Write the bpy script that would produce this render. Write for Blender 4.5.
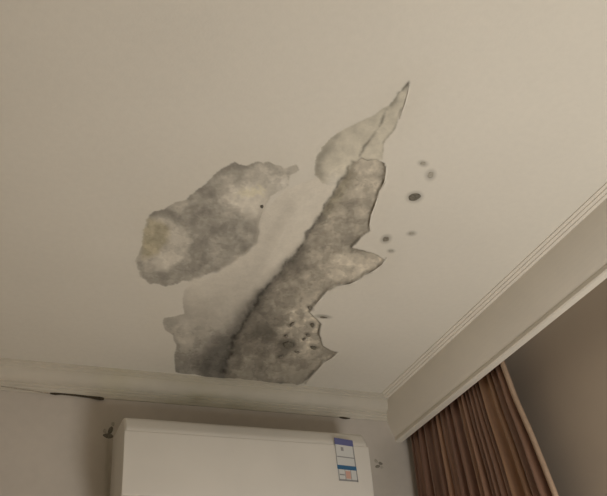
import bpy, bmesh, math
import numpy as np
from mathutils import Vector, Matrix

for o in list(bpy.data.objects):
    bpy.data.objects.remove(o)
scene = bpy.context.scene
COL = scene.collection

# ------------------------------------------------------------------ camera
FPX, PITCH, YAW, ROLL = 847.5, 0.5807, 0.4184, -0.0882
CAMZ, CEIL = 1.44, 2.70
_cy, _sy, _cp, _sp = math.cos(YAW), math.sin(YAW), math.cos(PITCH), math.sin(PITCH)
FWD = np.array([_sy * _cp, _cy * _cp, _sp])
_rt = np.array([_cy, -_sy, 0.0])
_up = np.cross(_rt, FWD)
RIGHT = _rt * math.cos(ROLL) + _up * math.sin(ROLL)
UP = -_rt * math.sin(ROLL) + _up * math.cos(ROLL)
CAM = np.array([0.0, 0.0, CAMZ])
cd = bpy.data.cameras.new('camera')
cam = bpy.data.objects.new('camera', cd)
COL.objects.link(cam)
cam.matrix_world = Matrix(((RIGHT[0], UP[0], -FWD[0], CAM[0]),
                           (RIGHT[1], UP[1], -FWD[1], CAM[1]),
                           (RIGHT[2], UP[2], -FWD[2], CAM[2]),
                           (0, 0, 0, 1)))
cd.sensor_fit = 'HORIZONTAL'
cd.sensor_width = 36.0
cd.lens = 36.0 * FPX / 607.0
cd.clip_start = 0.02
scene.camera = cam

# ------------------------------------------------------------------ world, added light, exposure
world = bpy.data.worlds.new('world')
scene.world = world
world.use_nodes = True
world.node_tree.nodes['Background'].inputs[0].default_value = (1.0, 0.93, 0.82, 1)
world.node_tree.nodes['Background'].inputs[1].default_value = 0.0


def lamp(name, loc, power, radius, col):
    ld = bpy.data.lights.new(name, 'POINT')
    ld.energy = power
    ld.shadow_soft_size = radius
    ld.color = col
    lo = bpy.data.objects.new(name, ld)
    lo.location = loc
    COL.objects.link(lo)
    return lo


# added warm light with no visible source, low and to the right
lamp('added_low_light', (1.33, 0.72, 0.98), 56.5, 0.34, (1.0, 0.985, 0.945))

vs = scene.view_settings
vs.view_transform = 'Standard'
vs.look = 'None'
vs.gamma = 1.0
vs.exposure = 0.0
vs.use_curve_mapping = False


# ------------------------------------------------------------------ helpers
def ray(u, v):
    d = FWD * FPX + RIGHT * (u - 303.5) - UP * (v - 248.0)
    return d / np.linalg.norm(d)


def at_z(u, v, z):
    d = ray(u, v)
    return CAM + d * (z - CAM[2]) / d[2]


def at_y(u, v, y):
    d = ray(u, v)
    return CAM + d * (y - CAM[1]) / d[1]


def at_x(u, v, x):
    d = ray(u, v)
    return CAM + d * (x - CAM[0]) / d[0]


def pix(P):
    Q = np.asarray(P, float) - CAM
    z = Q @ FWD
    return 303.5 + FPX * (Q @ RIGHT) / z, 248.0 - FPX * (Q @ UP) / z


def link(name, me, mat, parent=None, smooth=False):
    o = bpy.data.objects.new(name, me)
    COL.objects.link(o)
    if mat is not None:
        me.materials.append(mat)
    if parent is not None:
        o.parent = parent
    if smooth:
        for p in me.polygons:
            p.use_smooth = True
    return o


def mesh_from(verts, faces, name='mesh'):
    me = bpy.data.meshes.new(name)
    me.from_pydata([tuple(map(float, v)) for v in verts], [], [tuple(map(int, f)) for f in faces])
    me.validate()
    me.update()
    return me


def fix_normals(me):
    bm = bmesh.new()
    bm.from_mesh(me)
    bmesh.ops.recalc_face_normals(bm, faces=bm.faces)
    bm.to_mesh(me)
    bm.free()
    return me


def box_mesh(x0, x1, y0, y1, z0, z1, bevel=0.0, seg=2):
    bm = bmesh.new()
    bmesh.ops.create_cube(bm, size=1.0)
    for v in bm.verts:
        v.co = Vector(((x0 + x1) / 2 + v.co.x * (x1 - x0), (y0 + y1) / 2 + v.co.y * (y1 - y0),
                       (z0 + z1) / 2 + v.co.z * (z1 - z0)))
    if bevel:
        bmesh.ops.bevel(bm, geom=bm.edges[:], offset=bevel, segments=seg, affect='EDGES', profile=0.5)
    me = bpy.data.meshes.new('box')
    bm.to_mesh(me)
    bm.free()
    return me


def sweep(profile, stations, closed=True):
    """profile: list of (a, b); stations: function-made list of lists of 3D points; caps closed."""
    n = len(profile)
    verts, faces = [], []
    for st in stations:
        verts += st
    m = len(stations)
    for i in range(m - 1):
        for j in range(n if closed else n - 1):
            k = (j + 1) % n
            faces.append((i * n + j, i * n + k, (i + 1) * n + k, (i + 1) * n + j))
    if closed:
        faces.append(tuple(range(n)))
        faces.append(tuple(range((m - 1) * n, m * n))[::-1])
    return fix_normals(mesh_from(verts, faces))


def sharpen(me, ang=.5):
    bm = bmesh.new()
    bm.from_mesh(me)
    for e in bm.edges:
        if len(e.link_faces) == 2 and e.calc_face_angle(0) > ang:
            e.smooth = False
    bm.to_mesh(me)
    bm.free()
    return me


def tag(o, label=None, cat=None, group=None, kind=None):
    if label:
        o['label'] = label
    if cat:
        o['category'] = cat
    if group:
        o['group'] = group
    if kind:
        o['kind'] = kind
    return o


def srgb(r, g, b):
    def f(c):
        c /= 255.0
        return c / 12.92 if c <= 0.04045 else ((c + 0.055) / 1.055) ** 2.4
    return (f(r), f(g), f(b))


def material(name, col, rough=0.8, noise=None, tint=False, bump=None, spec=0.3):
    """noise: (scale, detail, amount) brightness mottling; tint: multiply by vertex attribute 'tint'"""
    m = bpy.data.materials.new(name)
    m.use_nodes = True
    nt = m.node_tree
    b = nt.nodes['Principled BSDF']
    b.inputs['Roughness'].default_value = rough
    b.inputs['Specular IOR Level'].default_value = spec
    rgb = nt.nodes.new('ShaderNodeRGB')
    rgb.outputs[0].default_value = (*col, 1)
    out = rgb.outputs[0]
    tc = nt.nodes.new('ShaderNodeTexCoord')

    def mul(a, c):
        mx = nt.nodes.new('ShaderNodeMix')
        mx.data_type = 'RGBA'
        mx.blend_type = 'MULTIPLY'
        mx.inputs[0].default_value = 1.0
        nt.links.new(a, mx.inputs[6])
        nt.links.new(c, mx.inputs[7])
        return mx.outputs[2]
    if noise:
        for sc, det, amt in noise:
            n = nt.nodes.new('ShaderNodeTexNoise')
            n.inputs['Scale'].default_value = sc
            n.inputs['Detail'].default_value = det
            nt.links.new(tc.outputs['Object'], n.inputs['Vector'])
            mr = nt.nodes.new('ShaderNodeMapRange')
            mr.inputs['From Min'].default_value = 0.3
            mr.inputs['From Max'].default_value = 0.7
            mr.inputs['To Min'].default_value = 1 - amt
            mr.inputs['To Max'].default_value = 1 + amt
            nt.links.new(n.outputs['Fac'], mr.inputs['Value'])
            out = mul(out, mr.outputs['Result'])
    if tint:
        a = nt.nodes.new('ShaderNodeAttribute')
        a.attribute_name = 'tint'
        out = mul(out, a.outputs['Color'])
    nt.links.new(out, b.inputs['Base Color'])
    if bump:
        sc, det, st = bump
        n = nt.nodes.new('ShaderNodeTexNoise')
        n.inputs['Scale'].default_value = sc
        n.inputs['Detail'].default_value = det
        nt.links.new(tc.outputs['Object'], n.inputs['Vector'])
        bp = nt.nodes.new('ShaderNodeBump')
        bp.inputs['Strength'].default_value = st
        bp.inputs['Distance'].default_value = 0.002
        nt.links.new(n.outputs['Fac'], bp.inputs['Height'])
        nt.links.new(bp.outputs[0], b.inputs['Normal'])
    return m


def set_tint(me, arr):
    at = me.color_attributes.new('tint', 'FLOAT_COLOR', 'POINT')
    a = np.ones((len(me.vertices), 4), dtype=np.float32)
    a[:, :3] = arr
    at.data.foreach_set('color', a.ravel())


# ------------------------------------------------------------------ materials
CEIL_COL = (0.72, 0.69, 0.615)
M_ceil = material('ceiling_paint', CEIL_COL, 0.85, [(2.0, 3, .03), (60, 3, .015)], tint=True, bump=(160, 3, .12))
M_plast = material('damp_plaster', CEIL_COL, 0.9, [(45, 5, .04), (140, 4, .03)], tint=True, bump=(120, 5, .22))
M_trim = material('cornice_paint', (0.58, 0.54, 0.462), 0.7, [(9, 4, .05)], tint=True, bump=(90, 3, .08))
M_pel = material('pelmet_paint', (0.76, 0.715, 0.63), 0.6, [(5, 3, .03)], bump=(80, 3, .05))
M_wall = material('wall_paint', (0.555, 0.51, 0.455), 0.85, [(3, 4, .05), (30, 3, .02)], tint=True, bump=(150, 3, .1))
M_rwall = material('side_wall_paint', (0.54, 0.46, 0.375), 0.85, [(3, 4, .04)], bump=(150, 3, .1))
M_floor = material('floor_wood', (0.55, 0.45, 0.34), 0.5, [(6, 4, .12)])
M_ac = material('conditioner_plastic', (0.72, 0.69, 0.63), 0.42, [(8, 2, .02)], spec=.4)
M_acd = material('conditioner_dark_slot', (0.06, 0.06, 0.06), 0.6)
M_mould = material('mould', (0.17, 0.157, 0.125), 0.95, [(200, 3, .3)])
M_dark = material('crack_dark', (0.06, 0.05, 0.035), 0.95, [(200, 3, .3)])
M_lbl = material('label_paper', (0.63, 0.635, 0.615), 0.5)
M_blue = material('label_blue', srgb(100, 104, 148), 0.4)
M_teal = material('label_teal', srgb(58, 104, 142), 0.4)
M_ink = material('label_ink', srgb(150, 150, 150), 0.5)
M_pink = material('label_pink', srgb(205, 165, 150), 0.5)

# ------------------------------------------------------------------ room numbers
D = 2.661            # back wall
XP = 1.493           # pelmet face
XR = 1.66            # right wall
XL, YF = -1.7, -2.4  # left wall, wall behind the photographer
BC, BB = 0.066, 0.082  # back cornice: run on ceiling, drop on wall
PW, PH = 0.074, 0.161  # pelmet cornice: run, drop


# ------------------------------------------------------------------ noise and outline tools
rng = np.random.default_rng(7)
_tab = rng.random((256, 256))


def vnoise(x, y):
    xi, yi = np.floor(x).astype(int), np.floor(y).astype(int)
    fx, fy = x - xi, y - yi
    fx, fy = fx * fx * (3 - 2 * fx), fy * fy * (3 - 2 * fy)
    g = lambda a, b: _tab[a & 255, b & 255]
    return ((g(xi, yi) * (1 - fx) + g(xi + 1, yi) * fx) * (1 - fy)
            + (g(xi, yi + 1) * (1 - fx) + g(xi + 1, yi + 1) * fx) * fy)


def fbm(x, y, oct=4, seed=0):
    s, a, t = 0.0, 0.5, 0.0
    for i in range(oct):
        s = s + a * vnoise(x * 2 ** i + 17.3 * (i + seed), y * 2 ** i + 9.1 * (i + 3 * seed))
        t += a
        a *= 0.5
    return s / t - 0.5


def seg_dist(u, v, pts, closed=False):
    d = np.full(u.shape, 1e9)
    P = list(pts) + ([pts[0]] if closed else [])
    for (x0, y0), (x1, y1) in zip(P[:-1], P[1:]):
        dx, dy = x1 - x0, y1 - y0
        t = np.clip(((u - x0) * dx + (v - y0) * dy) / (dx * dx + dy * dy + 1e-9), 0, 1)
        d = np.minimum(d, np.hypot(u - x0 - t * dx, v - y0 - t * dy))
    return d


def inside(u, v, pts):
    r = np.zeros(u.shape, bool)
    n = len(pts)
    for i in range(n):
        x0, y0 = pts[i]
        x1, y1 = pts[(i + 1) % n]
        if y0 == y1:
            continue
        c = ((y0 > v) != (y1 > v)) & (u < (x1 - x0) * (v - y0) / (y1 - y0) + x0)
        r ^= c
    return r


def sdf(u, v, pts):
    d = seg_dist(u, v, pts, True)
    return np.where(inside(u, v, pts), d, -d)      # positive inside


def sm(x, a, b):
    t = np.clip((x - a) / (b - a), 0, 1)
    return t * t * (3 - 2 * t)


# ------------------------------------------------------------------ ceiling with its damage
RIDGE = [(225, 372), (231, 352), (236, 334), (249, 313), (264, 292), (279, 273), (297, 251), (311, 228), (327, 202),
         (343, 179), (354, 163)]
CRACK2 = [(354, 163), (364, 148), (377, 131), (384, 117), (390, 105), (400, 93), (409, 82)]
PEEL = RIDGE + [(362, 158), (368, 161), (377, 160), (385, 164), (385.5, 172), (384, 181), (379, 190), (376, 200), (374, 207), (371, 214),
                (369, 231), (362, 237), (355, 243), (352, 247), (360, 250), (370, 253), (378, 255), (384, 259),
                (381, 265), (373, 271), (366, 274), (360, 278), (350, 284), (337, 285), (329, 289), (322, 296),
                (313, 306), (309, 313), (316, 318), (321, 324), (319, 333), (323, 345), (330, 350), (337, 353), (331, 358), (323, 362),
                (314, 373), (303, 383), (294, 386), (225, 380)]
UPPER = [(409, 81), (407, 93), (404, 104), (398, 119), (394, 130), (388, 137), (384, 143), (383, 160), (377, 160), (368, 161),
         (362, 158), (354, 163), (343, 179), (335, 186), (322, 184), (315, 176), (315, 160), (321, 148), (335, 135), (345, 129),
         (354, 125), (364, 120), (373, 115), (389, 105), (400, 92)]
SHEET = [(225, 380), (176, 372), (174, 356), (176, 345), (173, 335), (165, 328), (162, 322), (164, 317), (173, 317), (185, 314), (183, 300),
         (184, 290), (194, 278), (207, 279), (222, 270), (240, 257), (256, 244), (258, 233), (262, 215), (285, 190),
         (315, 178), (335, 186), (343, 179)] + RIDGE[::-1][2:]
LEFT = [(145, 221), (150, 214), (163, 209), (180, 201), (190, 195), (201, 187), (212, 176), (225, 167), (235, 162), (247, 166),
        (258, 162), (268, 162), (285, 168), (296, 164), (299, 170), (290, 175), (287, 186), (272, 196), (262, 215), (258, 233),
        (256, 245), (240, 257), (222, 270), (203, 276), (182, 281), (167, 285), (153, 284), (140, 275), (137, 261), (142, 246), (143, 232)]

cs = [at_z(u, v, CEIL) for u, v in ((122, 60), (440, 60), (440, 300), (360, 392), (122, 392), (122, 366), (300, 384))]
GX0, GX1 = min(p[0] for p in cs), max(p[0] for p in cs)
GY0, GY1 = min(p[1] for p in cs), D - 0.03
GX1 = min(GX1, XP - PW + 0.02)
STEP = 0.0022
nx, ny = int((GX1 - GX0) / STEP), int((GY1 - GY0) / STEP)
gx, gy = np.meshgrid(np.linspace(GX0, GX1, nx + 1), np.linspace(GY0, GY1, ny + 1))
gx, gy = gx.ravel(), gy.ravel()
U, V = pix(np.stack([gx, gy, np.full_like(gx, CEIL)], -1))
# ragged outlines
wu = fbm(U / 9, V / 9, 4, 1) * 7
wv = fbm(U / 9, V / 9, 4, 2) * 7
Uw, Vw = U + wu, V + wv
Us, Vs = U + wu * .45, V + wv * .45

s_peel = sdf(Us, Vs, PEEL)
s_up = sdf(Us, Vs, UPPER)
s_sheet = sdf(Us, Vs, SHEET)
s_left = sdf(Uw, Vw, LEFT)
d_ridge = seg_dist(Uw, Vw, RIDGE)
d_crack = seg_dist(Us, Vs, CRACK2)

# regions (one owner for each spot)
reg = np.zeros(U.shape, int)
reg[s_left > 0] = 1
reg[s_sheet > 0] = 2
reg[s_up > 0] = 3
reg[s_peel > 0] = 4

n1 = fbm(U / 26, V / 26, 4, 4)
n2 = fbm(U / 9, V / 9, 4, 5)
n3 = fbm(U / 3.5, V / 3.5, 3, 6)

tint = np.ones((U.size, 3))
GREY = np.array([1.0, .985, .955])
OLIVE = np.array([1.0, .97, .86])
WARM = np.array([1.0, .985, .93])


def blend(mask, val, hue):
    """val: brightness against clean paint (linear); hue: colour cast"""
    global tint
    c = np.clip(val, .03, 1.3)[:, None] * hue[None, :]
    tint = tint * (1 - mask[:, None]) + c * mask[:, None]


def blob(cx, cy, rx, ry, ang=0, soft=.5, warp=True):
    uu, vv = (Uw, Vw) if warp else (U, V)
    a = math.radians(ang)
    x = (uu - cx) * math.cos(a) + (vv - cy) * math.sin(a)
    y = -(uu - cx) * math.sin(a) + (vv - cy) * math.cos(a)
    r = np.hypot(x / rx, y / ry)
    return 1 - sm(r, 1 - soft, 1 + soft)


def area(pts, soft=3.0, warp=True):
    uu, vv = (Uw, Vw) if warp else (Us, Vs)
    return sm(sdf(uu, vv, pts), -soft, soft)


def mixv(val, mask, target):
    return val * (1 - mask) + target * mask


n4 = fbm(U / 15, V / 15, 3, 9)
rough = 1 + n1 * .45 + n4 * .45 + n2 * .22 + n3 * .12
# left blistered patch
GREYMASS = [(184, 207), (200, 202), (223, 204), (240, 214), (251, 226), (258, 237), (251, 249), (237, 260), (220, 271), (200, 275),
            (184, 281), (160, 283), (158, 274), (172, 267), (181, 259), (190, 244), (186, 230), (172, 220)]
YELLOW = [(147, 219), (160, 221), (168, 228), (168, 242), (158, 255), (143, 259), (142, 240)]
val = np.full(U.shape, .74)
val = mixv(val, blob(180, 252, 16, 26, 25), .80)
val = mixv(val, area(GREYMASS, 4), .51)
val = mixv(val, blob(212, 212, 26, 9, -12) * .7, .52)
val = mixv(val, blob(240, 182, 34, 14, -8), .74)
val = mixv(val, blob(205, 196, 22, 7, -38) * .6, .60)
val = mixv(val, blob(256, 203, 30, 15, 24, .35), .96)
val = mixv(val, blob(248, 240, 10, 14, 20) * .5, .66)
val = mixv(val, .8 * np.exp(-((s_left - 2) / 3.5) ** 2) * sm(290 - U, 10, 40) * np.clip(.75 + n2 * 2.2, 0, 1), .50)
val = mixv(val, .8 * np.exp(-(seg_dist(Uw, Vw, [(150, 214), (165, 211), (178, 217), (190, 208)]) / 4.0) ** 2), .42)
val = mixv(val, blob(238, 165, 22, 5, 0) * .8, .48)
val = mixv(val, np.exp(-(seg_dist(Uw, Vw, [(262, 163), (275, 168), (286, 172), (297, 167)]) / 3.0) ** 2) * .8, .60)
crumb = sm(n3 + .4 * n2, .15, .26)
blend((reg == 1) * (1 - sm(U - .2 * (V - 180), 258, 300) * sm(V, 174, 184)), val * (1 + (rough - 1) * 1.2) + crumb * .05, GREY)
CRES = [(168, 226), (178, 225), (187, 235), (190, 246), (181, 258), (171, 265), (158, 270), (153, 262), (165, 250), (170, 238)]
blend(.75 * area(CRES, 4) * (reg == 1), .86 * (1 + n2 * .2), GREY)
blend(.75 * area(YELLOW, 4) * (s_left > 0), .66 * (1 + n2 * .2 + n3 * .15), OLIVE * np.array([1, .97, .84]))
blend(.5 * blob(254, 192, 16, 7, -5) * sm(n3 + n2, -.1, .15) * (s_left > 0), np.full(U.shape, .98), OLIVE * np.array([1, 1, .88]))
# pale sheet of loosened skim coat
val = np.full(U.shape, .98) + n1 * .06
val = mixv(val, blob(205, 325, 34, 34, -30, .7), .74)
val = mixv(val, blob(232, 300, 16, 40, 35, .7) * .5, .74)
val = mixv(val, .7 * np.exp(-(s_sheet / 6.0) ** 2) * sm(215 - U, 0, 30) * sm(V, 285, 312), .62)
val = mixv(val, blob(168, 324, 8, 9, 0, .6) * .8, .58)
val = mixv(val, .9 * sm(V - .10 * (U - 176) + n2 * 16, 336, 364), .44)
val = mixv(val, blob(222, 360, 28, 20, 0, .6), .21)
val = mixv(val, .85 * np.exp(-(d_ridge / (3.0 + 12 * sm(V, 230, 350))) ** 2) * sm(V, 225, 300), .25)
val = mixv(val, .5 * np.exp(-(seg_dist(U, V, [(290, 205), (268, 240), (258, 275), (240, 292)]) / 6.0) ** 2), .80)
blend((reg == 2) * 1.0, val * (1 + (rough - 1) * (.12 + .75 * sm(V, 290, 345))), np.array([1, .985, .96]))
# upper pointed patch
val = np.full(U.shape, .84)
val = mixv(val, blob(345, 165, 16, 22, 30, .6), .92)
val = mixv(val, np.exp(-(seg_dist(Uw, Vw, [(318, 180), (318, 162), (328, 145)]) / 6.0) ** 2), .54)
val = mixv(val, .7 * np.exp(-(seg_dist(Uw, Vw, [(328, 140), (352, 127), (376, 115), (390, 105)]) / 8.0) ** 2), .68)
val = mixv(val, .9 * np.exp(-(seg_dist(Uw, Vw, [(409, 81), (400, 92), (392, 103)]) / 3.0) ** 2), .42)
val = mixv(val, blob(334, 136, 5, 4) * .8, .58)
blend((reg == 3) * (1 - .75 * sm(V - .3 * (U - 330), 165, 185) * sm(U, 322, 334) * (U < 345)), val * (1 + (rough - 1) * .5), np.array([1, .985, .92]))
# bare peeled patch
val = np.full(U.shape, .60)
val = mixv(val, blob(368, 185, 14, 26, 15, .5), .82)
val = mixv(val, blob(345, 225, 20, 16, -30, .6), .62)
val = mixv(val, blob(352, 268, 32, 13, -15, .5), .84)
val = mixv(val, blob(318, 268, 18, 22, 35, .6), .66)
val = mixv(val, blob(352, 246, 10, 8, 0, .6), .46)
val = mixv(val, blob(302, 318, 14, 22, 30, .6), .74)
val = mixv(val, blob(310, 335, 12, 18, 0, .6), .84)
val = mixv(val, blob(300, 240, 12, 30, 35, .6) * .8, .46)
val = mixv(val, .85 * np.exp(-(seg_dist(Uw, Vw, [(348, 172), (336, 190), (322, 215), (312, 232)]) / 8.0) ** 2), .44)
val = mixv(val, .95 * np.exp(-(d_ridge / (5.0 + 15 * sm(V, 230, 320))) ** 2), .30)
val = mixv(val, blob(256, 337, 25, 38, 30, .5) * .95, .31)
val = mixv(val, blob(285, 346, 14, 9, 0, .6) * .7, .34)
val = mixv(val, .8 * sm(V - .06 * (U - 260) + n2 * 10, 354, 364), .45)
hue4 = GREY * np.array([1, .975, .935])
blend((reg == 4) * 1.0, val * (1 + (rough - 1) * 1.15 + n2 * .15 + n3 * .12) + crumb * (.03 + .16 * blob(304, 330, 22, 28, 0)), hue4)
blend(.35 * np.exp(-(seg_dist(Uw, Vw, [(348, 175), (336, 195), (326, 210)]) / 8.0) ** 2) * (reg == 4), .46 * rough, OLIVE * np.array([1, .97, .8]))
# torn plates of older coats: stepped tones with thin dirty rims
n5 = fbm(U / 11 + .25 * n2 * 4, V / 9, 4, 11)
n6 = fbm(U / 6, V / 5, 3, 12)
plate = sm(n5, -.01, .03) + sm(n6, .08, .11) * .8 - sm(-n5, .12, .15) * .7
rim = np.exp(-((n5 - .0) / .016) ** 2) + .8 * np.exp(-((n6 - .08) / .018) ** 2)
amt = np.where(reg == 4, 1.0, np.where(reg == 1, .75, np.where(reg == 3, .30, .85 * sm(V, 300, 345)))) * (reg > 0)
amt = amt * (1 - .9 * blob(266, 205, 26, 18, 0) * (reg == 1))
tint *= (1 + amt * (.17 * (plate - .6) - .16 * rim))[:, None]
# damp creeps a little across every join
def soften(a, sig):
    r = int(3 * sig) + 1
    k = np.exp(-.5 * (np.arange(-r, r + 1) / sig) ** 2)
    k /= k.sum()
    for ax in (0, 1):
        p = np.pad(a, [(r, r) if i == ax else (0, 0) for i in range(a.ndim)], mode='edge')
        a = sum(k[i] * np.take(p, np.arange(i, i + a.shape[ax]), axis=ax) for i in range(2 * r + 1))
    return a


G = tint.reshape(ny + 1, nx + 1, 3)
G1, G2 = soften(G, .6), soften(G, 2.0)
inner = sm(np.minimum(d_ridge, np.maximum(np.abs(s_left), 0) + 99 * (s_sheet < -3)), 1, 6).reshape(ny + 1, nx + 1, 1)
tint = (G1 * inner + G2 * (1 - inner)).reshape(-1, 3)
# black-mould seam under the fold, thickest near the cornice
w = 1.6 + 3.6 * sm(V, 210, 330)
seam = np.exp(-(d_ridge / w) ** 2) * np.clip(.75 + n2 * 1.8 + n3 * 1.4, .15, 1) * (reg >= 2)
tint *= (1 - .50 * seam * (.6 + .4 * sm(V, 180, 300)))[:, None]
tint *= (1 - .55 * np.exp(-(d_crack / 1.7) ** 2) * np.clip(.6 + 3.5 * n2, 0, 1))[:, None]
tint *= (1 - .42 * np.exp(-(d_ridge / 1.5) ** 2) * np.clip(.7 + n3 * 2.5, .2, 1) * (reg >= 2))[:, None]
# shadow lines painted along the torn edges
tint *= (1 - .40 * np.exp(-((s_peel - .3) / 1.1) ** 2) * (reg != 2) * np.clip(.65 + n2 * 2.5, 0, 1) * sm(d_ridge, 3, 10))[:, None]
tint *= (1 - .28 * np.exp(-((s_up - .3) / 1.1) ** 2) * (reg != 4) * np.clip(.4 + n2 * 3, 0, 1) * sm(U, 345, 375))[:, None]
# soft rims of the mould spots and flecks
SPOTS = [(414.5, 197, 7.2, 4.6, -8, 0), (430.5, 175, 5.4, 4.4, -50, 1), (423, 163.5, 4.8, 2.8, 10, 1), (386, 239, 5.2, 3.6, -25, 2),
         (411.5, 233.5, 4.6, 2.3, -5, 1), (391, 251, 3.6, 1.9, 0, 1)]
FLECKS = [(310, 308, 4.0, 2.0, 25, 1), (323, 316.5, 7.5, 1.7, 6, 0), (312.5, 325, 3.2, 2.6, 20, 0), (308, 335, 4.0, 1.6, 8, 1),
          (292, 324, 5.0, 2.0, -35, 1), (313.5, 347.5, 5.0, 2.2, 12, 0), (288, 345, 8.0, 4.8, 5, 0), (286, 336, 3.0, 2.2, -15, 1),
          (281, 357, 4.2, 1.6, -10, 1), (319, 331, 1.4, 5.0, 8, 1), (304, 339, 3.0, 1.2, -30, 1), (297, 352, 4.0, 1.3, 10, 1)]
for (u_, v_, ru_, rv_, an_, f_) in SPOTS + FLECKS:
    hard = (.42, .30, .36)[f_]
    g_ = 1 - blob(u_, v_, ru_ * 1.05, rv_ * 1.1, an_, .55, False) * hard
    tint *= (1 - (1 - g_)[:, None] * np.array([1, 1, 1.02]))
# faint damp halo in the sound paint
halo = np.exp(-(np.minimum(np.minimum(-s_left, -s_peel), np.minimum(-s_up, -s_sheet)).clip(0, 99) / 22.0) ** 2) * (reg == 0)
tint *= 1 - halo[:, None] * np.array([.04, .045, .06])[None, :] * (.6 + n1[:, None])
tint = np.clip(tint, .05, 1.15)

# relief, metres, + is up into the ceiling
gz = np.zeros(U.size)
gz += np.where(reg == 4, .0040 * sm(s_peel, 0, 1.5) * sm(d_ridge, 0, 12) + (n2 * .0022 + n3 * .0007), 0)
gz += np.where(reg == 3, .0007 * sm(s_up, 0, 1.6) + n2 * .0010, 0)
gz += np.where(reg == 1, .0012 * sm(s_left, 0, 1.5) + n2 * .0020 + n3 * .0005, 0)
bulge = sm(s_sheet, 0, 34)
gz += np.where(reg == 2, (-.004 * bulge + n1 * .002 * sm(s_sheet, 0, 8)) * sm(d_ridge, 0, 16), 0)
lip = np.exp(-(s_peel / 3.2) ** 2) * np.clip(.5 + n2 * 2.2, 0, 1.2) * (reg == 0)
gz -= .0022 * lip
lip = np.exp(-(s_up / 2.6) ** 2) * np.clip(.5 + n2 * 2.2, 0, 1.2) * (reg == 0)
gz -= .0010 * lip
lip = np.exp(-(s_left / 2.6) ** 2) * np.clip(.4 + n2 * 2.2, 0, 1.2) * (reg == 0)
gz -= .0004 * lip
edge = (gx < GX0 + STEP) | (gx > GX1 - STEP) | (gy < GY0 + STEP) | (gy > GY1 - STEP)
gz[edge] = 0
gz += CEIL

ii, jj = np.meshgrid(np.arange(nx), np.arange(ny))
a = (jj * (nx + 1) + ii).ravel()
quads = np.stack([a, a + nx + 1, a + nx + 2, a + 1], -1)     # facing down
qreg = reg[quads].max(1)
coords = np.stack([gx, gy, gz], -1)


def patch(name, ids, mat, parent, extra=None):
    q = quads[np.isin(qreg, ids)]
    used, inv = np.unique(q, return_inverse=True)
    inv = inv.reshape(q.shape)
    co, tn = coords[used], tint[used]
    if extra is not None:
        ev, ef = extra
        inv_extra = np.array(ef) + len(co)
        co = np.vstack([co, ev])
        tn = np.vstack([tn, np.ones((len(ev), 3))])
        inv = np.vstack([inv, inv_extra])
    me = bpy.data.meshes.new(name)
    me.vertices.add(len(co))
    me.vertices.foreach_set('co', co.astype(np.float32).ravel())
    me.loops.add(inv.size)
    me.loops.foreach_set('vertex_index', inv.astype(np.int32).ravel())
    me.polygons.add(len(inv))
    me.polygons.foreach_set('loop_start', np.arange(0, inv.size, 4, dtype=np.int32))
    me.polygons.foreach_set('use_smooth', np.ones(len(inv), bool))
    me.update()
    me.validate()
    set_tint(me, tn)
    return link(name, me, mat, parent)


XRO = XR + .02
ev = []
ef = []
for x0, x1, y0, y1 in ((XL, XRO, YF, GY0), (XL, XRO, GY1, D + .02), (XL, GX0, GY0, GY1), (GX1, XRO, GY0, GY1)):
    k = len(ev)
    ev += [(x0, y0, CEIL), (x0, y1, CEIL), (x1, y1, CEIL), (x1, y0, CEIL)]
    ef.append((k, k + 1, k + 2, k + 3))
ceiling = patch('ceiling', [0], M_ceil, None, (np.array(ev), ef))
tag(ceiling, 'cream painted ceiling with a large peeling damp-stained patch', 'ceiling', kind='structure')
tag(patch('blistered_patch', [1], M_plast, ceiling), 'grey blistered paint patch with a yellowish rim')
tag(patch('loose_skim_coat', [2], M_plast, ceiling), 'pale sagging sheet of loosened skim coat')
tag(patch('pointed_bare_patch', [3], M_plast, ceiling), 'beige pointed patch where the top paint has come away')
tag(patch('peeled_plaster', [4], M_plast, ceiling), 'bare grey-brown plaster with a dark mouldy seam')


# spots, flecks and curled flakes on the ceiling
def lump(name, u, v, ru, rv, mat, parent, ang=0.0, seed=0, th=.0012, plane='z', pos=None, base=None):
    """irregular flat crust, ru x rv pixels across, thickened out of its surface"""
    r_ = np.random.default_rng(seed + 100)
    n = 18
    lob = [r_.uniform(.72, 1.15) for _ in range(n)]
    lob = [(lob[i - 1] + lob[i] * 2 + lob[(i + 1) % n]) / 4 for i in range(n)]
    ca, sa = math.cos(math.radians(ang)), math.sin(math.radians(ang))
    rings = []
    for s, h in ((1.0, 0.0), (.86, .75), (.5, 1.0)):
        ring = []
        for i in range(n):
            t = 2 * math.pi * i / n
            x, y = math.cos(t) * ru * lob[i] * s, math.sin(t) * rv * lob[i] * s
            uu, vv = u + x * ca - y * sa, v + x * sa + y * ca
            if plane == 'z':
                p = at_z(uu, vv, base)
                p[2] -= h * th
            else:
                p = at_y(uu, vv, base)
                p[1] -= h * th
            ring.append(p)
        rings.append(ring)
    vts = [p for r in rings for p in r]
    c = np.mean(rings[-1], axis=0)
    vts.append(c)
    fcs = []
    for k in range(2):
        for i in range(n):
            j = (i + 1) % n
            fcs.append((k * n + i, k * n + j, (k + 1) * n + j, (k + 1) * n + i))
    for i in range(n):
        fcs.append((2 * n + i, 2 * n + (i + 1) % n, 3 * n))
    fcs.append(tuple(range(n))[::-1])
    return link(name, fix_normals(mesh_from(vts, fcs)), mat, parent, True)


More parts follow.
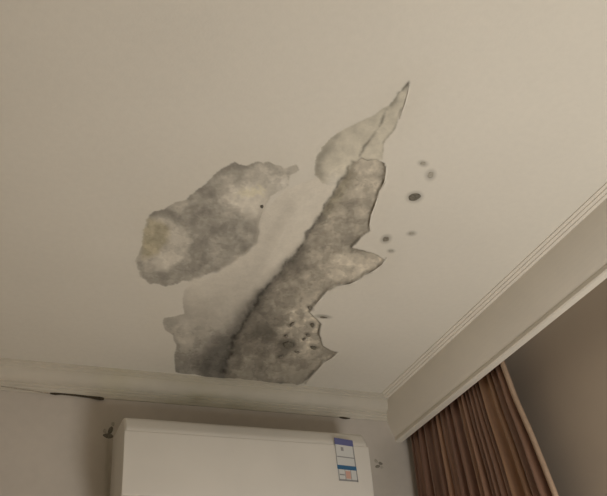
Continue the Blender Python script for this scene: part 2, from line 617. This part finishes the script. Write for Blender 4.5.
M_spot = material('mould_faint', (0.41, 0.385, 0.325), 0.95, [(200, 3, .2)])
M_spot2 = material('mould_mid', (0.24, 0.22, 0.18), 0.95, [(200, 3, .3)])
for k, (u, v, ru, rv, an, f) in enumerate(SPOTS):
    lump('mould_spot', u, v, ru * (.88, .62, .70)[f], rv * (.80, .62, .70)[f], (M_mould, M_spot, M_spot2)[f], ceiling, an, k, th=.0005, base=CEIL)
lump('mould_spot', 262, 206.5, 1.9, 1.6, M_mould, ceiling, 0, 30, th=.003, base=CEIL)
for k, (u, v, ru, rv, an, f) in enumerate(FLECKS):
    lump('dark_fleck', u, v, ru * .7, rv * .75, (M_mould, M_spot2)[f], ceiling, an, 40 + k, th=.004, base=CEIL + .003)


def flake(pts_base, curl_dir, length, drop, mat=M_ceil):
    """a curled tongue of paint: rooted along pts_base (pixels), curling over `length` pixels and hanging by `drop` metres"""
    n = len(pts_base)
    vts, rows = [], 6
    for s in range(rows):
        t = s / (rows - 1)
        for i, (u, v) in enumerate(pts_base):
            prof = math.sin(math.pi * (i + .5) / n) ** .6
            uu, vv = u + curl_dir[0] * length * .7 * t * prof, v + curl_dir[1] * length * t * prof
            p = at_z(uu, vv, CEIL)
            p[2] -= .0004 + .4 * drop * t ** 1.6 * prof
            vts.append(p)
    fcs = [(s * n + i, s * n + i + 1, (s + 1) * n + i + 1, (s + 1) * n + i) for s in range(rows - 1) for i in range(n - 1)]
    me = mesh_from(vts, fcs)
    set_tint(me, np.ones((len(vts), 3)))
    o = link('paint_flake', me, mat, ceiling, True)
    md = o.modifiers.new('thickness', 'SOLIDIFY')
    md.thickness = .0009
    md.offset = 0
    return o


flake([(387, 165), (387.5, 172), (386, 181), (381, 190)], (-1, 0), 3.0, .008)
flake([(378, 198), (376, 206), (373, 214), (371, 224), (371, 231)], (-1, -.1), 3.0, .008)
flake([(387, 258), (383, 266), (375, 272), (366, 276)], (-.5, -.9), 3.0, .007)
flake([(361, 280), (350, 286), (337, 288), (329, 291)], (-.2, -1), 3.0, .007)
flake([(324, 297), (319, 303), (315, 308)], (-.9, -.5), 3.0, .007)
flake([(339, 354), (332, 360), (325, 364), (316, 374), (305, 384)], (-.7, -.7), 3.0, .006)
flake([(410, 84), (409, 93), (406, 104), (400, 119)], (-1, -.3), 2.2, .005)

# ------------------------------------------------------------------ walls and floor


def grid_wall(name, fn, nu, nv, mat, label, tintfn=None, flip=False):
    vts = [fn(i / nu, j / nv) for j in range(nv + 1) for i in range(nu + 1)]
    fcs = [(j * (nu + 1) + i, j * (nu + 1) + i + 1, (j + 1) * (nu + 1) + i + 1, (j + 1) * (nu + 1) + i)
           for j in range(nv) for i in range(nu)]
    if flip:
        fcs = [f[::-1] for f in fcs]
    me = mesh_from(vts, fcs)
    if tintfn is not None:
        set_tint(me, tintfn(np.array(vts)))
    else:
        set_tint(me, np.ones((len(vts), 3)))
    o = link(name, me, mat)
    return tag(o, label, 'wall' if 'wall' in name else 'floor', kind='structure')


def back_tint(P):
    u, v = pix(P)
    t = np.ones((len(P), 3))
    # damp streak beside the air conditioner and broad darker bands on both sides of it
    st = np.exp(-((u - (108 + fbm(v / 12, v * 0, 2, 3) * 3)) / 2.5) ** 2) * sm(v, 425, 450) * (u < 122) * (1 - sm(v, 505, 560))
    t *= 1 - st[:, None] * np.array([.22, .22, .27])
    hz = np.exp(-((u - 112) / 16) ** 2) * (u < 126) * sm(v, 400, 430) * (1 - sm(v, 505, 560))
    t *= 1 - hz[:, None] * np.array([.10, .10, .13])
    hz = np.exp(-((u - 386) / 14) ** 2) * (u > 368) * sm(v, 425, 460) * (1 - sm(v, 505, 560))
    t *= 1 - hz[:, None] * np.array([.10, .10, .12])
    return t


wall_back = grid_wall('wall_back', lambda a, b: (XL + a * (XRO - XL), D, 2.0 + .71 * b), 420, 90, M_wall,
                      'greyish cream back wall behind the air conditioner', back_tint, flip=False)
# lower part of the same wall
me = wall_back.data
bm = bmesh.new()
bm.from_mesh(me)
vs4 = [bm.verts.new(c) for c in ((XL, D, 0), (XRO, D, 0), (XRO, D, 2.0), (XL, D, 2.0))]
bm.faces.new(vs4)
lay = bm.verts.layers.float_color.get('tint')
for q_ in vs4:
    q_[lay] = (1, 1, 1, 1)
bm.to_mesh(me)
bm.free()
grid_wall('wall_right', lambda a, b: (XR, D - a * (D - YF), CEIL * b), 2, 2, M_rwall, 'dim brownish side wall below the pelmet, beside the curtain')
grid_wall('wall_left', lambda a, b: (XL, YF + a * (D - YF), CEIL * b), 2, 2, M_wall, 'greyish cream wall opposite the curtain')
grid_wall('wall_front', lambda a, b: (XRO - a * (XRO - XL), YF, CEIL * b), 2, 2, M_wall, 'greyish cream wall behind the viewer')
grid_wall('floor', lambda a, b: (XL + a * (XRO - XL), YF + b * (D - YF), 0), 2, 2, M_floor, 'brown wooden floor of the room')

# mould on the back wall
for k, (u, v, ru, rv, an, f) in enumerate([(108, 435.8, 5.8, 2.7, 8, 0), (110.5, 430.5, 2.4, 4.4, 30, 0), (105, 431, 2.0, 2.6, 0, 1), (113, 424, 1.6, 2.5, 10, 1)]):
    lump('mould_spot', u, v, ru, rv, (M_mould, M_spot, M_spot2)[f], wall_back, an, 60 + k, plane='y', base=D - .0002)
for k, (u, v, ru, rv, an, f) in enumerate([(376, 461, 1.4, 2.6, -25, 1), (380.5, 463.5, 2.2, 1.6, 35, 2), (377.5, 466.5, 2.6, 1.6, -10, 2), (382, 467.5, 1.6, 1.2, 0, 1)]):
    lump('mould_spot', u, v, ru, rv, (M_mould, M_spot, M_spot2)[f], wall_back, an, 70 + k, plane='y', base=D - .0002)

# ------------------------------------------------------------------ cornice along the back wall (trim_1)


def arc(x0, y0, x1, y1, n, bulge):
    """concave run from (x0, y0) to (x1, y1) bowed by `bulge` of its length"""
    pts = []
    L = math.hypot(x1 - x0, y1 - y0)
    nxn, nyn = -(y1 - y0) / L, (x1 - x0) / L
    for i in range(n + 1):
        t = i / n
        b = bulge * L * 4 * t * (1 - t)
        pts.append((x0 + (x1 - x0) * t + nxn * b, y0 + (y1 - y0) * t + nyn * b))
    return pts


# (distance out from the wall, drop below the ceiling)
prof = [(-.01, -.01), (BC, -.01), (BC, .007), (BC - .008, .009), (BC - .009, .016), (BC - .015, .018)]
prof += arc(BC - .015, .018, .018, .055, 7, -.16)[1:]
prof += [(.018, .060), (.012, .062), (.012, .068), (.007, .071), (.007, BB - .002), (.005, BB), (-.01, BB)]
NXC = 240
xs = np.linspace(XL, XP + .005, NXC)
st = [[(x, D - d, CEIL - h) for d, h in prof] for x in xs]
me = sweep(prof, st)
co = np.array([v.co[:] for v in me.vertices])
u, v = pix(co)
t = np.ones((len(co), 3))
nn = fbm(u / 30, v / 8, 4, 8)
k_ = np.exp(-((u - 215) / 75) ** 2)
drop = (CEIL - co[:, 2]) / BB
t *= 1 - (k_ * (.16 + .12 * sm(drop, .3, .9)) * (1 + nn))[:, None] * np.array([1, 1.03, 1.3])
k2 = np.exp(-((u - 115) / 22) ** 2) * (.7 + nn)
t *= 1 - k2[:, None] * np.array([.06, .06, .14])
k3 = (np.exp(-((u - 198) / 8) ** 2) + np.exp(-((u - 238) / 10) ** 2)) * sm(drop, .55, .9) * (.7 + nn * 1.5)
t *= 1 - k3[:, None] * np.array([.2, .2, .22])
t *= 1 + nn[:, None] * .08
set_tint(me, np.clip(t, .2, 1.1))
trim1 = link('trim_1', me, M_trim)
tag(trim1, 'stepped plaster cornice stained olive, along the top of the back wall', 'cornice', kind='structure')
for p in me.polygons:
    p.use_smooth = False


def slit(name, pts, widths, mat, parent, ybase, th=.0025):
    """a thin dark gap drawn on the vertical plane y = ybase"""
    top = [at_y(u_, v_ - w_ / 2, ybase) for (u_, v_), w_ in zip(pts, widths)]
    bot = [at_y(u_, v_ + w_ / 2, ybase) for (u_, v_), w_ in zip(pts, widths)]
    n = len(pts)
    off = np.array([0, -th, 0])
    vts = top + bot + [p + off for p in top] + [p + off for p in bot]
    fcs = []
    for i in range(n - 1):
        fcs += [(i, i + 1, n + i + 1, n + i), (2 * n + i, 2 * n + i + 1, 3 * n + i + 1, 3 * n + i),
                (i, i + 1, 2 * n + i + 1, 2 * n + i), (n + i, n + i + 1, 3 * n + i + 1, 3 * n + i)]
    fcs += [(0, n, 3 * n, 2 * n), (n - 1, 2 * n - 1, 4 * n - 1, 3 * n - 1)]
    return link(name, fix_normals(mesh_from(vts, fcs)), mat, parent)


M_crackf = material('crack_faint', (0.40, 0.355, 0.29), 0.95, [(200, 3, .3)])
tag(slit('open_seam', [(50, 393.5), (55, 394), (62, 394.2), (75, 395.4), (88, 397), (95, 398), (100, 398.6), (104, 399)], [1.2, 2.2, 1.4, 1.8, 2.0, 2.8, 3.2, 2.0], M_dark, trim1, D - .006),
    'black open seam under the cornice')
slit('open_seam', [(0, 386.5), (12, 388), (25, 390), (38, 392), (50, 393.5)], [.5, .7, .6, .8, 1.0], M_crackf, trim1, D - .006)
tag(slit('open_seam', [(339.5, 417.6), (343, 418), (346, 418.4), (350, 418.6)], [.5, 1.7, 1.5, .5], M_dark, trim1, D - .0075), 'short dark gap in the cornice')

# ------------------------------------------------------------------ curtain pelmet with its cornice (trim_2)
trim2 = bpy.data.objects.new('trim_2', None)
COL.objects.link(trim2)
trim2.location = (0, 0, 0)
tag(trim2, 'long cream curtain pelmet with stepped cornice running above the curtain', 'pelmet', kind='structure')
Y0, Y1 = YF, D


def along_y(profile):
    return sweep(profile, [[(XP - a_, y, CEIL - h_) for a_, h_ in profile] for y in (Y0, Y1)])


mould = [(-.012, -.01), (PW, -.01), (PW, .003), (PW - .009, .005), (PW - .0095, .008), (PW - .0185, .010), (PW - .019, .013), (PW - .028, .015)]
mould += arc(PW - .028, .015, .006, PH - .016, 9, -.035)[1:]
mould += [(-.016, PH - .016), (-.016, -.01)]
mould = mould[1:]
o = link('moulding', along_y(mould), M_pel, trim2)
lip_ = [(.006, PH - .016), (.0075, PH - .0145), (.0075, PH - .004), (.004, PH), (-.018, PH), (-.018, PH - .016)]
link('bottom_lip', along_y(lip_), M_pel, trim2)

# ------------------------------------------------------------------ curtain
M_cur = bpy.data.materials.new('curtain_satin')
M_cur.use_nodes = True
nt = M_cur.node_tree
b = nt.nodes['Principled BSDF']
b.inputs['Roughness'].default_value = .42
b.inputs['Specular IOR Level'].default_value = .5
b.inputs['Sheen Weight'].default_value = .25
at_ = nt.nodes.new('ShaderNodeAttribute')
at_.attribute_name = 'tint'
nt.links.new(at_.outputs['Color'], b.inputs['Base Color'])

curtain = bpy.data.objects.new('curtain', None)
COL.objects.link(curtain)
tag(curtain, 'brown satin curtain with golden stripes and painted fold shading, hanging in folds under the pelmet', 'curtain')
XC = XP + .045


def edge_at(z):
    """free edge of the curtain, along y, at height z: traced down the photograph, then hanging on"""
    return np.interp(z, EZ[::-1], EY[::-1])


epx = [(503, 362), (509.5, 379), (516, 397), (524, 415), (534, 438), (546, 468), (557, 496)]
ep = [at_x(u_ - 1, v_, XC - .012) for u_, v_ in epx]
EZ = [CEIL - .02] + [p[2] for p in ep]
EY = [ep[0][1] + .01] + [p[1] for p in ep]
sl = (EY[-1] - EY[-4]) / (EZ[-1] - EZ[-4])
EZ += [1.6, .05]
EY += [EY[-1] + sl * .35 * (1.6 - EZ[-2]), EY[-1] + sl * .35 * (1.6 - EZ[-2])]
NS, NZ = 300, 60
NF = 19.5
zs = np.concatenate([np.linspace(CEIL - .02, 2.0, 42), np.linspace(1.95, .05, NZ - 42)])
r2 = np.random.default_rng(3)
ss = np.linspace(0, 1, NS)
ph = NF * 2 * np.pi * (ss + .03 * np.sin(7 * ss + 1) + .016 * np.sin(19 * ss) + .008 * np.sin(43 * ss))
vts, tn = [], []
fold_tone = np.interp(ss * 40, np.arange(41), r2.random(41))  # light and shade of the folds painted as streaks of tone
fold_tone_fine = np.interp(ss * 140, np.arange(141), r2.random(141))
gold = np.exp(-((ss - .83) / .07) ** 2) + .4 * np.exp(-((ss - .55) / .04) ** 2) + .3 * np.exp(-((ss - .3) / .03) ** 2)
base1, base2, goldc = np.array(srgb(84, 52, 41)), np.array(srgb(186, 146, 122)), np.array(srgb(156, 118, 80))
for z in zs:
    tdown = (CEIL - .02 - z) / 2.65
    e = edge_at(z)
    start = D - .035 - .01 * math.sin(z * 3)
    amp = .008 + .010 * min(1, tdown * 5)
    fold = np.sin(ph + .12 * np.sin(z * 2.1)) + .4 * np.sin(1.63 * ph + 1.0) * np.minimum(1, .3 + tdown * 4)
    for s, f, a1, a2, g_ in zip(ss, fold, fold_tone, fold_tone_fine, gold):
        yy = start + (e - start) * s
        vts.append((XC + amp * f * (1 - .6 * sm(np.array(s), .96, 1.0)), yy + .006 * math.cos(8 * s), z))
        c = base1 + (base2 - base1) * (.15 + .6 * a1 * a2 + .25 * a2 ** 3)
        c = c + (goldc - c) * min(1, g_ * (.35 + .5 * a2))
        tn.append(c)
fcs = [(j * NS + i, j * NS + i + 1, (j + 1) * NS + i + 1, (j + 1) * NS + i) for j in range(NZ - 1) for i in range(NS - 1)]
me = mesh_from(vts, fcs)
set_tint(me, np.array(tn))
co_ = link('cloth', me, M_cur, curtain, True)
md = co_.modifiers.new('thickness', 'SOLIDIFY')
md.thickness = .0015
M_hem = material('curtain_hem', srgb(185, 160, 138), .5, [(40, 3, .1)])
hv, hf = [], []
sec = [(-.010, -.010), (.004, -.012), (.008, -.004), (.004, .004), (-.006, .006)]
for z in zs:
    e = edge_at(z)
    for a_, b_ in sec:
        hv.append((XC - .014 + a_ * .9, e + b_ * .8, z))
n = len(sec)
for j in range(NZ - 1):
    for i in range(n):
        k = (i + 1) % n
        hf.append((j * n + i, j * n + k, (j + 1) * n + k, (j + 1) * n + i))
hf.append(tuple(range(n)))
hf.append(tuple(range((NZ - 1) * n, NZ * n))[::-1])
tag(link('hem', fix_normals(mesh_from(hv, hf)), M_hem, curtain, True), 'pale beige edge hem')

# ------------------------------------------------------------------ air conditioner
AX0, AX1 = .4475, 1.2675
YFR = D - .20
ZT = CAMZ + 1.050
ZB = ZT - .34
ac = bpy.data.objects.new('air_conditioner', None)
ac.location = ((AX0 + AX1) / 2, D, ZB)
COL.objects.link(ac)
tag(ac, 'white wall-mounted air conditioner with a blue and white label', 'air conditioner')
ac_inv = Matrix.Translation(-Vector(ac.location))


def ac_part(name, me, mat, parent=None, smooth=False):
    if parent is None:
        me.transform(ac_inv)
        return link(name, me, mat, ac, smooth)
    me.transform(ac_inv)
    return link(name, me, mat, parent, smooth)


def rounded_profile(pts, radii, seg=6):
    out = []
    n = len(pts)
    for i in range(n):
        p0, p1, p2 = Vector(pts[i - 1]), Vector(pts[i]), Vector(pts[(i + 1) % n])
        r = radii[i]
        if r <= 0:
            out.append(tuple(p1))
            continue
        a_, c_ = (p0 - p1).normalized(), (p2 - p1).normalized()
        A, C = p1 + a_ * r, p1 + c_ * r
        for k in range(seg + 1):
            t_ = k / seg
            out.append(tuple(A * (1 - t_) ** 2 + p1 * 2 * t_ * (1 - t_) + C * t_ * t_))
    return out


def ac_sweep(profile, x0, x1, rend):
    cz = sum(p[1] for p in profile) / len(profile)
    stations = []
    K = 6
    ks = [(i / K) for i in range(K + 1)]
    xs_ = [(x0 + rend * (1 - math.sin(t_ * math.pi / 2)), rend * (1 - math.cos(t_ * math.pi / 2))) for t_ in ks[::-1]]
    xs_ = [(x0 + rend * (1 - math.cos(t_ * math.pi / 2)), rend * (1 - math.sin(t_ * math.pi / 2))) for t_ in ks]
    xs_ += [(x1 - (x - x0), ins) for x, ins in xs_[::-1]]
    for x, ins in xs_:
        row = []
        for d, z in profile:
            dd = max(d - ins, min(d, .0))
            zz = z - ins if z > cz else z + ins
            row.append((x, D - dd, zz))
        stations.append(row)
    return sweep(profile, stations)


SEAM = ZT - .052
body_p = rounded_profile([(0, ZB + .03), (0, ZT), (.172, ZT), (.1985, SEAM + .004), (.1985, SEAM - .002), (.190, SEAM - .010), (.190, ZB + .075), (.13, ZB)],
                         [0, .004, .020, .012, 0, 0, .02, .02])
sharpen(ac_part('body', ac_sweep(body_p, AX0, AX1, .010), M_ac, smooth=True).data)
pan_p = rounded_profile([(.185, ZB + .085), (.185, SEAM - .005), (.2012, SEAM - .005), (.203, ZB + .16), (.198, ZB + .085)], [0, 0, .004, .03, .004], 4)
pan = ac_part('front_panel', ac_sweep(pan_p, AX0 - .0005, AX1 + .0005, .003), M_ac, smooth=True)
sharpen(pan.data)
# outlet slot and louvre beneath the panel (below the frame, but part of the machine)
slot = fix_normals(mesh_from([(AX0 + .05, D - .1945, ZB + .072), (AX1 - .05, D - .1945, ZB + .072), (AX1 - .05, D - .140, ZB + .008), (AX0 + .05, D - .140, ZB + .008),
                              (AX0 + .05, D - .180, ZB + .072), (AX1 - .05, D - .180, ZB + .072), (AX1 - .05, D - .126, ZB + .008), (AX0 + .05, D - .126, ZB + .008)],
                             [(0, 1, 2, 3), (4, 5, 6, 7), (0, 1, 5, 4), (2, 3, 7, 6), (1, 2, 6, 5), (0, 3, 7, 4)]))
ac_part('air_outlet', slot, M_acd)
lv = fix_normals(mesh_from([(AX0 + .055, D - .199, ZB + .062), (AX1 - .055, D - .199, ZB + .062), (AX1 - .055, D - .155, ZB + .010), (AX0 + .055, D - .155, ZB + .010),
                            (AX0 + .055, D - .196, ZB + .064), (AX1 - .055, D - .196, ZB + .064), (AX1 - .055, D - .152, ZB + .012), (AX0 + .055, D - .152, ZB + .012)],
                           [(0, 1, 2, 3), (4, 5, 6, 7), (0, 1, 5, 4), (2, 3, 7, 6), (1, 2, 6, 5), (0, 3, 7, 4)]))
ac_part('louvre', lv, M_ac)

# energy label on the panel: pixel corners laid on the panel's front
YL = D - .2035


def lab_quad(name, c4, mat, lift, parent):
    p = [at_y(u_, v_, YL - lift) for u_, v_ in c4]
    vts = [tuple(q) for q in p] + [(q[0], q[1] + .0006 + lift * .6, q[2]) for q in p]
    me = fix_normals(mesh_from(vts, [(0, 1, 2, 3), (4, 5, 6, 7), (0, 1, 5, 4), (1, 2, 6, 5), (2, 3, 7, 6), (3, 0, 4, 7)]))
    return ac_part(name, me, mat, parent)


LA, LB, LC, LD = (334, 437.5), (352.5, 440.5), (358.5, 482), (339, 480.5)   # corners, clockwise


def lab(s0, t0, s1, t1):
    def q(s, t_):
        x = (LA[0] * (1 - s) + LB[0] * s) * (1 - t_) + (LD[0] * (1 - s) + LC[0] * s) * t_
        y = (LA[1] * (1 - s) + LB[1] * s) * (1 - t_) + (LD[1] * (1 - s) + LC[1] * s) * t_
        return (x, y)
    return [q(s0, t0), q(s1, t0), q(s1, t1), q(s0, t1)]


label = tag(lab_quad('energy_label', lab(0, 0, 1, 1), M_lbl, .0, None), 'narrow blue and white sticker')
lab_quad('band', lab(0, 0, 1, .15), M_blue, .0003, label)
lab_quad('band', lab(0, .63, 1, .73), M_teal, .0003, label)
for s0, t0, s1, t1 in ((.30, .20, .44, .29), (.05, .42, .95, .445), (.94, .15, 1, .63), (0, .15, .03, .63), (.02, .73, .06, 1), (.36, .73, .39, 1), (.66, .73, .69, 1), (.95, .73, 1, 1), (.02, .96, 1, 1), (.08, .84, .34, .87)):
    lab_quad('print_line', lab(s0, t0, s1, t1), M_ink, .0003, label)
lab_quad('print_square', lab(.40, .76, .65, .94), M_pink, .0003, label)
